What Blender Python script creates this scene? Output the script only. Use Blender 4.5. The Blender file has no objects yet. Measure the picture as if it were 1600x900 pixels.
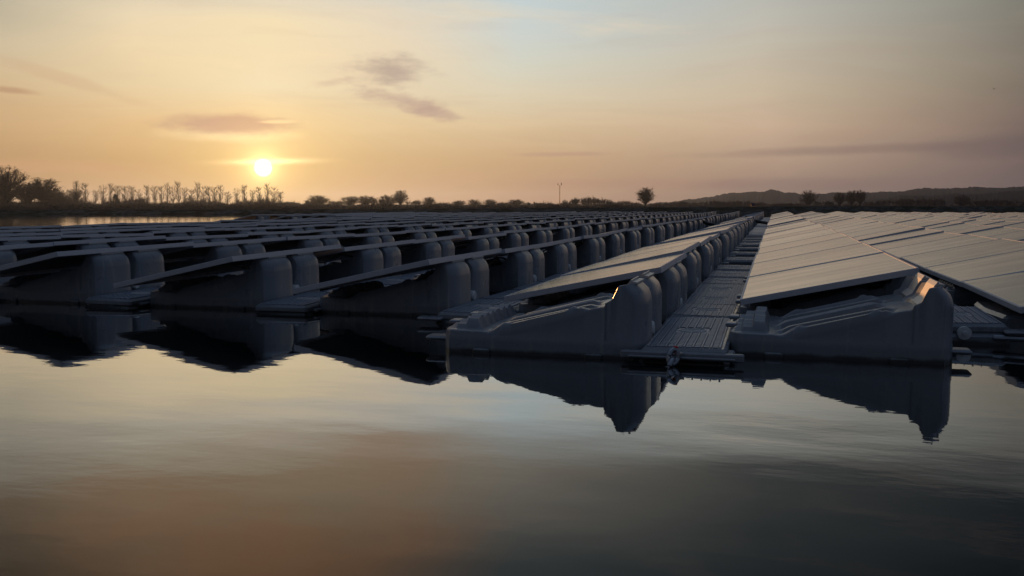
import bpy, math, random
from math import sin, cos, tan, pi, radians, sqrt, atan2, exp
from mathutils import Vector, Matrix

random.seed(7)
SC = bpy.context.scene
COL = SC.collection

# ------------------------------------------------------------------ camera
F_PX, EYE, YAW, PITCH = 1450.0, 0.75, radians(15.75), math.atan(128 / 1450)
cam_d = bpy.data.cameras.new("camera")
cam_d.sensor_width = 36.0
cam_d.lens = F_PX / 1600 * 36
cam_d.clip_start, cam_d.clip_end = 0.05, 30000
cam = bpy.data.objects.new("camera", cam_d)
COL.objects.link(cam)
cam.location = (0, 0, EYE)
cam.rotation_euler = (pi / 2 - PITCH, 0, YAW)
SC.camera = cam

SC.view_settings.view_transform = 'Standard'
SC.view_settings.look = 'None'
SC.view_settings.exposure = 0
SC.view_settings.gamma = 1
SC.view_settings.use_curve_mapping = False
SC.cycles.use_denoising = True
SC.cycles.sample_clamp_indirect = 4
SC.cycles.volume_bounces = 0
SC.cycles.max_bounces = 6
SC.render.resolution_x, SC.render.resolution_y = 1024, 576


def polar(px, dist):
    """Ground point at a compass bearing (given as a column of the photograph) and a distance."""
    a = math.atan((px - 800) / F_PX) - YAW
    return Vector((sin(a) * dist, cos(a) * dist, 0))


# ------------------------------------------------------------------ sky and sun
SUN_AZ = math.atan((414 - 800) / F_PX) - YAW          # from +Y towards +X
SUN_EL = radians(2.25)
sun_h = Vector((sin(SUN_AZ), cos(SUN_AZ), 0))
sun_dir = Vector((sin(SUN_AZ) * cos(SUN_EL), cos(SUN_AZ) * cos(SUN_EL), sin(SUN_EL)))

sl = bpy.data.lights.new("sun", 'SUN')
sl.energy = 4.0
sl.angle = radians(0.5)
sl.color = (1.0, 0.43, 0.14)
so = bpy.data.objects.new("sun", sl)
COL.objects.link(so)
so.rotation_euler = (-sun_dir).to_track_quat('-Z', 'Y').to_euler()


def lin(c):
    out = []
    for v in c:
        v = v / 255
        out.append(v / 12.92 if v <= 0.04045 else ((v + 0.055) / 1.055) ** 2.4)
    return tuple(out) + (1.0,)


class NT:
    def __init__(s, tree):
        s.t = tree
        s.n = tree.nodes
        s.n.clear()

    def new(s, kind, **kw):
        nd = s.n.new(kind)
        for k, v in kw.items():
            setattr(nd, k, v)
        return nd

    def put(s, sock, v):
        if isinstance(v, bpy.types.NodeSocket):
            s.t.links.new(v, sock)
        else:
            sock.default_value = v

    def m(s, op, a, b=0.0, c=None, clamp=False):
        nd = s.new('ShaderNodeMath', operation=op)
        nd.use_clamp = clamp
        s.put(nd.inputs[0], a)
        s.put(nd.inputs[1], b)
        if c is not None:
            s.put(nd.inputs[2], c)
        return nd.outputs[0]

    def v(s, op, a, b=None, out=0):
        nd = s.new('ShaderNodeVectorMath', operation=op)
        s.put(nd.inputs[0], a)
        if b is not None:
            if op == 'SCALE':
                s.put(nd.inputs['Scale'], b)
            else:
                s.put(nd.inputs[1], b)
        return nd.outputs['Value'] if op in ('DOT_PRODUCT', 'LENGTH') else nd.outputs[0]

    def remap(s, val, a, b, c=0.0, d=1.0, smooth=False):
        nd = s.new('ShaderNodeMapRange')
        nd.interpolation_type = 'SMOOTHSTEP' if smooth else 'LINEAR'
        nd.clamp = True
        s.put(nd.inputs[0], val)
        for i, x in enumerate((a, b, c, d)):
            s.put(nd.inputs[1 + i], x)
        return nd.outputs[0]

    def mix(s, fac, a, b, blend='MIX'):
        nd = s.new('ShaderNodeMix', data_type='RGBA', blend_type=blend)
        s.put(nd.inputs[0], fac)
        s.put(nd.inputs[6], a)
        s.put(nd.inputs[7], b)
        return nd.outputs[2]

    def ramp(s, fac, stops, mode='LINEAR'):
        nd = s.new('ShaderNodeValToRGB')
        nd.color_ramp.interpolation = mode
        el = nd.color_ramp.elements
        while len(el) < len(stops):
            el.new(0.5)
        for e, (p, c) in zip(el, stops):
            e.position = p
            e.color = c
        s.put(nd.inputs[0], fac)
        return nd.outputs[0]

    def noise(s, vec, scale, detail=3, rough=0.5, dist=0.0, out=0):
        nd = s.new('ShaderNodeTexNoise')
        s.put(nd.inputs['Vector'], vec)
        nd.inputs['Scale'].default_value = scale
        nd.inputs['Detail'].default_value = detail
        nd.inputs['Roughness'].default_value = rough
        nd.inputs['Distortion'].default_value = dist
        return nd.outputs[out]


W = bpy.data.worlds.new("World")
SC.world = W
W.use_nodes = True
w = NT(W.node_tree)
tc = w.new('ShaderNodeTexCoord')
D = w.v('NORMALIZE', tc.outputs['Generated'])
sep = w.new('ShaderNodeSeparateXYZ')
w.put(sep.inputs[0], D)
el = w.m('MULTIPLY', w.m('ARCSINE', sep.outputs[2]), 180 / pi)
right = Vector((cos(SUN_AZ), -sin(SUN_AZ), 0))
az = w.m('MULTIPLY', w.m('ARCTAN2', w.v('DOT_PRODUCT', D, tuple(right)), w.v('DOT_PRODUCT', D, tuple(sun_h))), 180 / pi)

ELS = [0, 0.9, 2.85, 4.8, 6.8, 8.7, 10.6, 12.5, 16.0, 22, 40, 90]
ZEN = (104, 126, 158)
BACK = [(70, 70, 82), (70, 72, 86), (70, 75, 91), (70, 77, 94), (70, 78, 96), (70, 79, 98), (71, 80, 100), (72, 82, 102), (74, 86, 107), (78, 92, 114), (94, 110, 136), ZEN]
BACK_DIM = [tuple(v * .80 for v in c) for c in BACK]
COLS = [
    (-180, BACK_DIM),
    (-110, BACK_DIM),
    (-45, [(140, 108, 88), (150, 118, 95), (165, 132, 104), (168, 140, 114), (168, 144, 120), (166, 147, 126), (158, 148, 132), (150, 146, 134), (140, 132, 122), (128, 128, 128), (116, 130, 152), ZEN]),
    (-14, [(196, 142, 98), (204, 154, 106), (216, 170, 119), (216, 174, 126), (213, 178, 135), (212, 186, 150), (192, 174, 146), (178, 164, 144), (134, 118, 98), (84, 70, 55), (118, 130, 148), ZEN]),
    (-7, [(210, 156, 102), (222, 172, 117), (229, 184, 126), (233, 191, 137), (234, 202, 156), (240, 214, 173), (239, 217, 182), (212, 202, 183), (170, 152, 126), (156, 122, 92), (122, 134, 150), ZEN]),
    (0, [(226, 170, 104), (238, 188, 116), (244, 205, 138), (242, 206, 150), (238, 213, 171), (243, 221, 182), (246, 224, 184), (224, 212, 194), (178, 160, 132), (162, 124, 90), (126, 138, 154), ZEN]),
    (7, [(222, 166, 120), (226, 176, 128), (236, 196, 143), (236, 202, 152), (234, 207, 168), (236, 215, 184), (234, 217, 192), (218, 211, 198), (174, 160, 136), (148, 120, 96), (126, 138, 156), ZEN]),
    (15, [(206, 152, 122), (213, 163, 128), (229, 186, 142), (231, 198, 154), (228, 205, 171), (219, 209, 186), (209, 207, 196), (201, 205, 199), (160, 154, 142), (88, 98, 100), (120, 135, 154), ZEN]),
    (30, [(136, 112, 102), (146, 121, 106), (172, 146, 124), (191, 164, 137), (191, 173, 147), (187, 176, 156), (181, 176, 162), (171, 171, 162), (84, 88, 88), (58, 68, 73), (108, 124, 148), ZEN]),
    (44, [(100, 86, 88), (110, 95, 95), (114, 98, 96), (123, 107, 99), (129, 119, 106), (131, 123, 112), (129, 126, 116), (118, 118, 114), (38, 46, 52), (26, 34, 40), (84, 100, 124), ZEN]),
    (100, BACK),
    (180, BACK_DIM),
]
fac = w.m('DIVIDE', el, 90, clamp=True)
# gentle wandering of the bands so that the sky is not a clean gradient
sc_v = w.v('MULTIPLY', D, (1.0, 1.0, 5.0))
wob = w.m('MULTIPLY', w.m('SUBTRACT', w.noise(sc_v, 3.2, 4, 0.55), 0.5), 0.020)
fac2 = w.m('ADD', fac, w.m('MULTIPLY', wob, w.remap(el, 0.5, 6)), clamp=True)
azw = w.m('ADD', az, w.m('MULTIPLY', w.m('SUBTRACT', w.noise(sc_v, 2.1, 3, 0.5), 0.5), 7))
sky_c = None
prev = None
for a, cs in COLS:
    kk = (0.985, 1.04, 1.085) if abs(a) < 20 else ((1.09, 1.10, 1.12) if a == 30 else (1, 1, 1))
    cs = [tuple(min(255, v * f) for v, f in zip(c, kk)) if e < 8 or (e < 13 and abs(a) > 9) else tuple(min(255, v * f) for v, f in zip(c, (0.995, 1.015, 1.02))) if e < 13 else (tuple(v * .84 for v in c) if e == 40 else c) for e, c in zip(ELS, cs)]
    if abs(a) < 20:
        lowk = lambda e: (.895, .865, .82) if e < 3 else ((.97, .955, .945) if e < 5 else (1, 1, 1))
        cs = [tuple(v * f for v, f in zip(c, lowk(e))) for e, c in zip(ELS, cs)]
    r = w.ramp(fac2, [(e / 90, lin(c)) for e, c in zip(ELS, cs)])
    sky_c = r if sky_c is None else w.mix(w.remap(azw, prev, a), sky_c, r)
    prev = a
# high thin cirrus streaks
ci = w.noise(w.v('MULTIPLY', D, (1.0, 1.0, 9.0)), 5.0, 6, 0.6, 0.6)
sky_c = w.mix(w.m('MULTIPLY', w.remap(ci, 0.50, 0.72, smooth=True), 0.10), sky_c, lin((176, 140, 122)))
ci2 = w.noise(w.v('MULTIPLY', D, (1.0, 1.0, 7.0)), 3.7, 5, 0.6, 0.4)
sky_c = w.mix(w.m('MULTIPLY', w.remap(ci2, 0.52, 0.75, smooth=True), w.m('MULTIPLY', w.remap(el, 2, 10, 0.0, 0.42), w.remap(el, 11, 16, 1.0, 0.0))), sky_c,
              w.mix(w.remap(az, 20, 45), lin((250, 226, 186)), lin((150, 140, 128))))


def px_ang(px, py):
    return math.degrees(math.atan((px - 800) / F_PX)) + 14.91, math.degrees(math.atan((322 - py) / F_PX))


def cloud(px, py, rx, ry, color, amount, tilt=0.0, wisp=0.55, nscale=26.0, soft=0.25):
    """A soft-edged cloud at a bearing and height in the sky dome (radii in degrees)."""
    global sky_c
    a0, e0 = px_ang(px, py)
    n1 = w.m('SUBTRACT', w.noise(w.v('MULTIPLY', D, (1, 1, 3.0)), nscale, 5, 0.6), 0.5)
    da = w.m('SUBTRACT', az, a0)
    de = w.m('SUBTRACT', w.m('SUBTRACT', el, e0), w.m('MULTIPLY', da, tilt))
    q = w.m('ADD', w.m('POWER', w.m('ABSOLUTE', w.m('DIVIDE', da, rx)), 2.0), w.m('POWER', w.m('ABSOLUTE', w.m('DIVIDE', de, ry)), 2.0))
    q = w.m('ADD', w.m('SQRT', q), w.m('MULTIPLY', n1, wisp * 2))
    k = w.m('MULTIPLY', w.remap(q, 1.0, soft, smooth=True), amount)
    sky_c = w.mix(k, sky_c, lin(color))


# long low bands
cloud(1330, 240, 11.5, 0.42, (128, 106, 103), 0.42, 0.022, 0.35, 14)
cloud(1560, 240, 5.5, 0.9, (104, 90, 92), 0.40, 0.02, 0.3, 14)
cloud(880, 242, 4.2, 0.22, (186, 150, 130), 0.6, 0.01, 0.4, 18)
cloud(1000, 288, 9.0, 0.5, (176, 134, 118), 0.35, 0.0, 0.4, 14)
cloud(1260, 290, 10.0, 0.6, (134, 110, 110), 0.40, 0.0, 0.4, 14)
cloud(20, 165, 2.2, 0.28, (184, 146, 116), 0.75, -0.06, 0.5, 20)
cloud(120, 148, 5.0, 0.5, (200, 162, 130), 0.30, -0.28, 0.6, 16)
cloud(60, 268, 9.0, 0.55, (206, 158, 116), 0.40, 0.0, 0.5, 14)
for px_, el_, rx_, ry_, am_ in ((250, 17.5, 9, 3.0, .40), (600, 15.6, 7, 2.6, .34), (420, 20.5, 12, 3.0, .40), (640, 18.8, 7, 2.0, .32)):
    cloud(px_, 322 - F_PX * tan(radians(el_)), rx_, ry_, (186, 136, 100), am_, 0.05, 0.7, 12, 0.1)
# small dark cumulus remnants
cloud(368, 216, 4.8, 0.66, (255, 232, 178), 0.80, 0.0, 0.35, 26, 0.1)
cloud(360, 201, 4.9, 0.92, (188, 154, 134), 0.95, 0.012, 0.40, 30, 0.30)
cloud(440, 196, 1.5, 0.16, (252, 220, 168), 0.8, 0.03, 0.3, 30)
cloud(612, 117, 3.2, 1.35, (172, 156, 148), 0.80, -0.06, 0.85, 30, -0.1)
cloud(634, 163, 4.2, 0.80, (180, 156, 146), 0.78, -0.20, 0.75, 30, -0.1)
cloud(520, 136, 1.9, 0.35, (198, 170, 150), 0.45, 0.15, 0.8, 34, 0.0)
cloud(676, 177, 2.4, 0.70, (182, 154, 144), 0.65, -0.15, 0.8, 30, 0.0)

# the physical sky keeps a share of the dome
nish = w.new('ShaderNodeTexSky', sky_type='NISHITA')
nish.sun_disc = False
nish.sun_elevation = SUN_EL
nish.sun_rotation = SUN_AZ
nish.dust_density = 3.0
nish.air_density = 1.4
sky_c = w.mix(0.06, sky_c, w.v('SCALE', nish.outputs[0], 0.06))

# the sun itself and the glare of lit air around it
ang = w.m('MULTIPLY', w.m('ARCCOSINE', w.v('DOT_PRODUCT', D, tuple(sun_dir)), 0), 180 / pi)


def add_glow(val, color):
    global sky_c
    nd = w.new('ShaderNodeMix', data_type='RGBA', blend_type='ADD')
    nd.clamp_result = False
    w.put(nd.inputs[0], 1.0)
    w.put(nd.inputs[6], sky_c)
    w.put(nd.inputs[7], w.v('SCALE', color, val))
    sky_c = nd.outputs[2]


add_glow(w.m('MULTIPLY', w.remap(ang, 0.60, 0.18, smooth=True), 4.0), (1.0, 0.92, 0.70))
add_glow(w.m('EXPONENT', w.m('DIVIDE', ang, -0.55)), (2.0, 1.45, 0.62))
add_glow(w.m('EXPONENT', w.m('DIVIDE', ang, -2.6)), (0.52, 0.32, 0.085))
dA = w.m('DIVIDE', w.m('SUBTRACT', az, 0.35), 2.2)
dE = w.m('DIVIDE', w.m('SUBTRACT', w.m('SUBTRACT', el, 2.62), w.m('MULTIPLY', az, 0.03)), 0.16)
st = w.m('EXPONENT', w.m('MULTIPLY', w.m('ADD', w.m('MULTIPLY', dA, dA), w.m('MULTIPLY', dE, dE)), -1.0))
add_glow(w.m('MULTIPLY', st, 0.75), (1.0, 0.85, 0.45))

bg = w.new('ShaderNodeBackground')
w.put(bg.inputs[0], sky_c)
bg.inputs[1].default_value = 1.0
wo = w.new('ShaderNodeOutputWorld')
w.t.links.new(bg.outputs[0], wo.inputs[0])


# ------------------------------------------------------------------ materials
def material(name):
    m = bpy.data.materials.new(name)
    m.use_nodes = True
    t = NT(m.node_tree)
    bs = t.new('ShaderNodeBsdfPrincipled')
    out = t.new('ShaderNodeOutputMaterial')
    t.t.links.new(bs.outputs[0], out.inputs[0])
    return m, t, bs


def bump(t, bs, h, strength=0.3, dist=0.01):
    b = t.new('ShaderNodeBump')
    b.inputs['Strength'].default_value = strength
    b.inputs['Distance'].default_value = dist
    t.put(b.inputs['Height'], h)
    t.t.links.new(b.outputs[0], bs.inputs['Normal'])


def plain(name, c, rough=0.5, metal=0.0, var=0.25, scale=20.0):
    m, t, bs = material(name)
    co = t.new('ShaderNodeTexCoord').outputs['Object']
    n = t.noise(co, scale, 4, 0.6)
    cl = tuple(c)
    t.put(bs.inputs['Base Color'], t.mix(n, tuple(x * (1 - var) for x in cl) + (1,), tuple(min(1, x * (1 + var)) for x in cl) + (1,)))
    bs.inputs['Roughness'].default_value = rough
    bs.inputs['Metallic'].default_value = metal
    return m


def mat_plastic():
    m, t, bs = material("grey_plastic")
    co = t.new('ShaderNodeTexCoord').outputs['Object']
    geo = t.new('ShaderNodeNewGeometry')
    oi = t.new('ShaderNodeObjectInfo').outputs['Random']
    off = t.v('ADD', co, t.v('SCALE', (17.0, 9.0, 5.0), oi))
    big = t.noise(off, 3.0, 4, 0.6)
    base = t.mix(big, (0.165, 0.185, 0.21, 1), (0.245, 0.27, 0.295, 1))
    base = t.mix(t.m('MULTIPLY', oi, 0.35), base, (0.22, 0.23, 0.24, 1))
    # run marks and dried splashes
    run = t.noise(t.v('MULTIPLY', off, (16, 16, 1.6)), 1.0, 4, 0.65)
    base = t.mix(t.remap(run, 0.54, 0.72, 0, 0.55, True), base, (0.36, 0.36, 0.34, 1))
    spot = t.noise(off, 42, 3, 0.6)
    base = t.mix(t.remap(spot, 0.66, 0.78, 0, 0.5, True), base, (0.13, 0.13, 0.12, 1))
    # algae at the waterline
    sp = t.new('ShaderNodeSeparateXYZ')
    t.put(sp.inputs[0], geo.outputs['Position'])
    wl = t.m('ADD', sp.outputs[2], t.m('MULTIPLY', t.m('SUBTRACT', t.noise(geo.outputs['Position'], 9, 4, 0.6), 0.5), 0.03))
    base = t.mix(t.remap(wl, 0.034, 0.008, 0, 0.88, True), base, (0.016, 0.018, 0.011, 1))
    t.put(bs.inputs['Base Color'], base)
    t.put(bs.inputs['Roughness'], t.remap(big, 0.3, 0.7, 0.21, 0.38))
    bump(t, bs, t.noise(co, 120, 3, 0.6), 0.12, 0.004)
    return m


def mat_cells():
    m, t, bs = material("solar_cells")
    co = t.new('ShaderNodeTexCoord').outputs['Object']
    oi = t.new('ShaderNodeObjectInfo').outputs['Random']
    sp = t.new('ShaderNodeSeparateXYZ')
    t.put(sp.inputs[0], co)

    def lines(sock, period, wd):
        fr = t.m('FRACT', t.m('DIVIDE', sock, period))
        return t.m('LESS_THAN', fr, wd / period)
    g = t.m('MAXIMUM', lines(t.m('ADD', sp.outputs[0], 2.0), 0.1595, 0.005), lines(t.m('ADD', sp.outputs[1], 2.0), 0.1595, 0.005))
    bus = lines(t.m('ADD', sp.outputs[1], 2.02), 0.0532, 0.0022)
    cell = t.mix(t.noise(co, 14, 2), (0.010, 0.013, 0.024, 1), (0.016, 0.020, 0.034, 1))
    cell = t.mix(t.m('MULTIPLY', bus, 0.7), cell, (0.28, 0.28, 0.28, 1))
    cell = t.mix(t.m('MULTIPLY', g, 0.8), cell, (0.22, 0.23, 0.24, 1))
    off = t.v('ADD', co, t.v('SCALE', (310.0, 130.0, 70.0), oi))
    dust = t.noise(t.v('MULTIPLY', off, (0.7, 4.5, 1)), 1.5, 4, 0.55)
    low = t.m('ADD', t.remap(sp.outputs[0], 0.22, 0.0, 0, 0.20), t.m('MULTIPLY', oi, 0.09))
    dn = t.m('ADD', t.remap(dust, 0.32, 0.72, 0.07, 0.27), low, clamp=True)
    c = t.mix(dn, cell, (0.35, 0.27, 0.20, 1))
    drop = t.noise(off, 16.0, 1, 0.3)
    c = t.mix(t.remap(drop, 0.775, 0.79, 0, 0.7), c, (0.05, 0.045, 0.04, 1))
    t.put(bs.inputs['Base Color'], c)
    t.put(bs.inputs['Roughness'], t.m('ADD', t.remap(dust, 0.3, 0.8, 0.13, 0.28), t.m('MULTIPLY', oi, 0.05)))
    bs.inputs['IOR'].default_value = 1.52
    bs.inputs['Coat Weight'].default_value = 0.5
    bs.inputs['Coat Roughness'].default_value = 0.16
    return m


def mat_water():
    m, t, bs = material("lake_water")
    co = t.new('ShaderNodeNewGeometry').outputs['Position']
    bs.inputs['Base Color'].default_value = (0.008, 0.011, 0.011, 1)
    bs.inputs['Roughness'].default_value = 0.015
    bs.inputs['IOR'].default_value = 1.333
    bs.inputs['Coat Weight'].default_value = 1.0
    bs.inputs['Coat IOR'].default_value = 1.55
    bs.inputs['Coat Roughness'].default_value = 0.02
    patch = t.remap(t.noise(co, 0.22, 3, 0.5), 0.35, 0.65, 0.35, 1.0, True)
    a = t.m('MULTIPLY', t.noise(t.v('MULTIPLY', co, (0.8, 1.5, 1)), 0.9, 2, 0.45), 0.0050)
    b = t.m('MULTIPLY', t.m('MULTIPLY', t.noise(t.v('MULTIPLY', co, (0.7, 1.4, 1)), 5.5, 3, 0.5), 0.00075), patch)
    c = t.m('MULTIPLY', t.m('MULTIPLY', t.noise(t.v('MULTIPLY', co, (0.8, 1.3, 1)), 22, 2, 0.5), 0.00010), patch)
    nd = t.new('ShaderNodeBump')
    nd.inputs['Strength'].default_value = 1.0
    nd.inputs['Distance'].default_value = 1.0
    t.put(nd.inputs['Height'], t.m('ADD', t.m('ADD', a, b), c))
    t.t.links.new(nd.outputs[0], bs.inputs['Normal'])
    t.t.links.new(nd.outputs[0], bs.inputs['Coat Normal'])
    return m


def mat_ground():
    m, t, bs = material("rough_grass_ground")
    co = t.new('ShaderNodeNewGeometry').outputs['Position']
    n1 = t.noise(co, 0.05, 5, 0.6)
    n2 = t.noise(co, 1.6, 5, 0.65)
    c = t.mix(n1, (0.040, 0.038, 0.020, 1), (0.075, 0.062, 0.036, 1))
    c = t.mix(t.remap(n2, 0.45, 0.7, 0, 0.6, True), c, (0.10, 0.085, 0.055, 1))
    t.put(bs.inputs['Base Color'], c)
    bs.inputs['Roughness'].default_value = 0.95
    bs.inputs['Specular IOR Level'].default_value = 0.0
    return m


def mat_bank():
    m, t, bs = material("stone_bank")
    co = t.new('ShaderNodeNewGeometry').outputs['Position']
    vo = t.new('ShaderNodeTexVoronoi')
    t.put(vo.inputs['Vector'], co)
    vo.inputs['Scale'].default_value = 2.2
    n = t.noise(co, 0.5, 5, 0.65)
    c = t.mix(t.remap(vo.outputs['Distance'], 0.0, 0.6), (0.035, 0.032, 0.029, 1), (0.10, 0.09, 0.078, 1))
    c = t.mix(t.remap(n, 0.42, 0.62, 0, 0.85, True), c, (0.036, 0.034, 0.020, 1))
    t.put(bs.inputs['Base Color'], c)
    bs.inputs['Roughness'].default_value = 0.92
    bs.inputs['Specular IOR Level'].default_value = 0.0
    bump(t, bs, vo.outputs['Distance'], 0.6, 0.08)
    return m


def mat_wood_hill():
    m, t, bs = material("wooded_hillside")
    co = t.new('ShaderNodeNewGeometry').outputs['Position']
    n = t.noise(co, 0.03, 6, 0.7)
    t.put(bs.inputs['Base Color'], t.mix(n, (0.010, 0.014, 0.018, 1), (0.024, 0.028, 0.032, 1)))
    bs.inputs['Roughness'].default_value = 1.0
    bs.inputs['Specular IOR Level'].default_value = 0.0
    return m


M = dict(
    plastic=mat_plastic(), cells=mat_cells(), water=mat_water(), ground=mat_ground(), bank=mat_bank(), hill=mat_wood_hill(),
    tread=plain("worn_tread", (0.27, 0.31, 0.37), 0.40, 0, 0.3, 14),
    frame=plain("brushed_aluminium", (0.56, 0.58, 0.61), 0.5, 0.25, 0.12, 30),
    sheet=plain("panel_backing", (0.30, 0.31, 0.32), 0.7, 0, 0.1),
    clip=plain("pale_clip", (0.56, 0.54, 0.50), 0.38, 0.15, 0.15, 60),
    white=plain("white_plug", (0.72, 0.72, 0.70), 0.5, 0, 0.12, 60),
    dark=plain("black_rubber", (0.016, 0.016, 0.018), 0.55, 0, 0.3, 30),
    steel=plain("galvanised_steel", (0.30, 0.32, 0.35), 0.38, 0.8, 0.3, 60),
    red=plain("red_paint", (0.48, 0.03, 0.025), 0.4, 0, 0.2, 60),
    bark=plain("winter_bark", (0.060, 0.045, 0.034), 0.95, 0, 0.35, 1.0),
    twig=plain("winter_twigs", (0.075, 0.052, 0.040), 0.95, 0, 0.35, 0.6),
    needle=plain("conifer_needles", (0.022, 0.030, 0.018), 0.95, 0, 0.4, 0.8),
    mast=plain("mast_steel", (0.16, 0.16, 0.17), 0.5, 0.5, 0.2, 2),
    blue=plain("blue_board", (0.03, 0.035, 0.12), 0.5, 0, 0.2, 4),
    bird=plain("dark_feathers", (0.03, 0.03, 0.032), 0.8, 0, 0.2, 10),
)


# ------------------------------------------------------------------ mesh helpers
class MB:
    def __init__(s):
        s.v, s.f, s.mi = [], [], []

    def quad(s, a, b, c, d, mi=0):
        i = len(s.v)
        s.v += [tuple(a), tuple(b), tuple(c), tuple(d)]
        s.f.append((i, i + 1, i + 2, i + 3))
        s.mi.append(mi)

    def add(s, verts, faces, mi=0, mat=None):
        i = len(s.v)
        for p in verts:
            s.v.append(tuple(mat @ Vector(p)) if mat else tuple(p))
        for f in faces:
            s.f.append(tuple(i + k for k in f))
            s.mi.append(mi)

    def box(s, x0, x1, y0, y1, z0, z1, ch=0.0, mi=0, mat=None):
        if ch <= 0:
            vs = [(x0, y0, z0), (x1, y0, z0), (x1, y1, z0), (x0, y1, z0), (x0, y0, z1), (x1, y0, z1), (x1, y1, z1), (x0, y1, z1)]
            fs = [(3, 2, 1, 0), (4, 5, 6, 7), (0, 1, 5, 4), (1, 2, 6, 5), (2, 3, 7, 6), (3, 0, 4, 7)]
            s.add(vs, fs, mi, mat)
            return

        def ring(x0, x1, y0, y1, c, z):
            return [(x0 + c, y0, z), (x1 - c, y0, z), (x1, y0 + c, z), (x1, y1 - c, z), (x1 - c, y1, z), (x0 + c, y1, z), (x0, y1 - c, z), (x0, y0 + c, z)]
        r = [ring(x0 + ch, x1 - ch, y0 + ch, y1 - ch, ch * .6, z0), ring(x0, x1, y0, y1, ch, z0 + ch), ring(x0, x1, y0, y1, ch, z1 - ch), ring(x0 + ch, x1 - ch, y0 + ch, y1 - ch, ch * .6, z1)]
        vs = sum(r, [])
        fs = [tuple(range(7, -1, -1)), tuple(range(24, 32))]
        for k in range(3):
            for i in range(8):
                j = (i + 1) % 8
                fs.append((k * 8 + i, k * 8 + j, k * 8 + 8 + j, k * 8 + 8 + i))
        s.add(vs, fs, mi, mat)

    def tube(s, pts, rads, n=6, mi=0, cap=True):
        base = len(s.v)
        k = len(pts)
        for i, p in enumerate(pts):
            p = Vector(p)
            d = (Vector(pts[min(i + 1, k - 1)]) - Vector(pts[max(i - 1, 0)])).normalized()
            a = d.cross(Vector((0, 0, 1)) if abs(d.z) < 0.9 else Vector((1, 0, 0))).normalized()
            b = d.cross(a)
            r = rads[i] if isinstance(rads, (list, tuple)) else rads
            for q in range(n):
                t = 2 * pi * q / n
                s.v.append(tuple(p + a * (cos(t) * r) + b * (sin(t) * r)))
        for i in range(k - 1):
            for q in range(n):
                r2 = (q + 1) % n
                s.f.append((base + i * n + q, base + (i + 1) * n + q, base + (i + 1) * n + r2, base + i * n + r2))
                s.mi.append(mi)
        if cap:
            s.f.append(tuple(base + q for q in range(n)))
            s.f.append(tuple(base + (k - 1) * n + q for q in range(n - 1, -1, -1)))
            s.mi += [mi, mi]

    def disc(s, c, axis, r, h, n=18, mi=0):
        c = Vector(c)
        ax = Vector(axis).normalized()
        s.tube([c, c + ax * h * .7, c + ax * h], [r, r, r * .8], n, mi)

    def mesh(s, name, mats, smooth=True, angle=38):
        me = bpy.data.meshes.new(name)
        me.from_pydata(s.v, [], s.f)
        for m in (mats if isinstance(mats, (list, tuple)) else [mats]):
            me.materials.append(m)
        me.polygons.foreach_set('material_index', s.mi)
        me.polygons.foreach_set('use_smooth', [smooth] * len(s.f))
        me.update()
        if smooth:
            me.set_sharp_from_angle(angle=radians(angle))
        return me


def link(name, me, parent=None, loc=None, rot=None, scale=None):
    o = bpy.data.objects.new(name, me)
    COL.objects.link(o)
    if parent:
        o.parent = parent
    if loc is not None:
        o.location = loc
    if rot is not None:
        o.rotation_euler = rot
    if scale is not None:
        o.scale = scale
    return o


def tag(o, label=None, cat=None, group=None, kind=None):
    if label:
        o['label'] = label
    if cat:
        o['category'] = cat
    if group:
        o['group'] = group
    if kind:
        o['kind'] = kind
    return o


def sstep(a, b, x):
    t = max(0.0, min(1.0, (x - a) / (b - a)))
    return t * t * (3 - 2 * t)


ONES = ["", "first", "second", "third", "fourth", "fifth", "sixth", "seventh", "eighth", "ninth", "tenth", "eleventh", "twelfth", "thirteenth", "fourteenth", "fifteenth", "sixteenth", "seventeenth", "eighteenth", "nineteenth", "twentieth"]
TENS = {20: "twenty", 30: "thirty", 40: "forty", 50: "fifty"}


def nth(n):
    if n <= 20:
        return ONES[n]
    t, u = n // 10 * 10, n % 10
    return TENS[t] + "-" + ONES[u] if u else {30: "thirtieth", 40: "fortieth", 50: "fiftieth"}[t]


# ------------------------------------------------------------------ setting: water, bank, ground, hills
ctrl = [(-67, 68), (-40, 77), (-14, 90), (10, 98), (32, 98), (62, 88), (96, 58), (112, 15), (92, -40), (30, -72), (-40, -62), (-92, -20), (-104, 26), (-92, 55)]


def catmull(pts, n):
    out = []
    L = len(pts)
    for i in range(L):
        p0, p1, p2, p3 = [Vector(pts[(i + k - 1) % L]) for k in range(4)]
        for q in range(n):
            t = q / n
            out.append(0.5 * ((2 * p1) + (p2 - p0) * t + (2 * p0 - 5 * p1 + 4 * p2 - p3) * t * t + (3 * p1 - p0 - 3 * p2 + p3) * t ** 3))
    return out


shore = catmull(ctrl, 14)
NS = len(shore)
ctr = Vector((5, 10))
rng = random.Random(3)


def offs(i, d):
    a, b = shore[(i - 1) % NS], shore[(i + 1) % NS]
    t = (b - a).normalized()
    n = Vector((-t.y, t.x))
    if n.dot(shore[i] - ctr) < 0:
        n = -n
    return shore[i] + n * d


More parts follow.
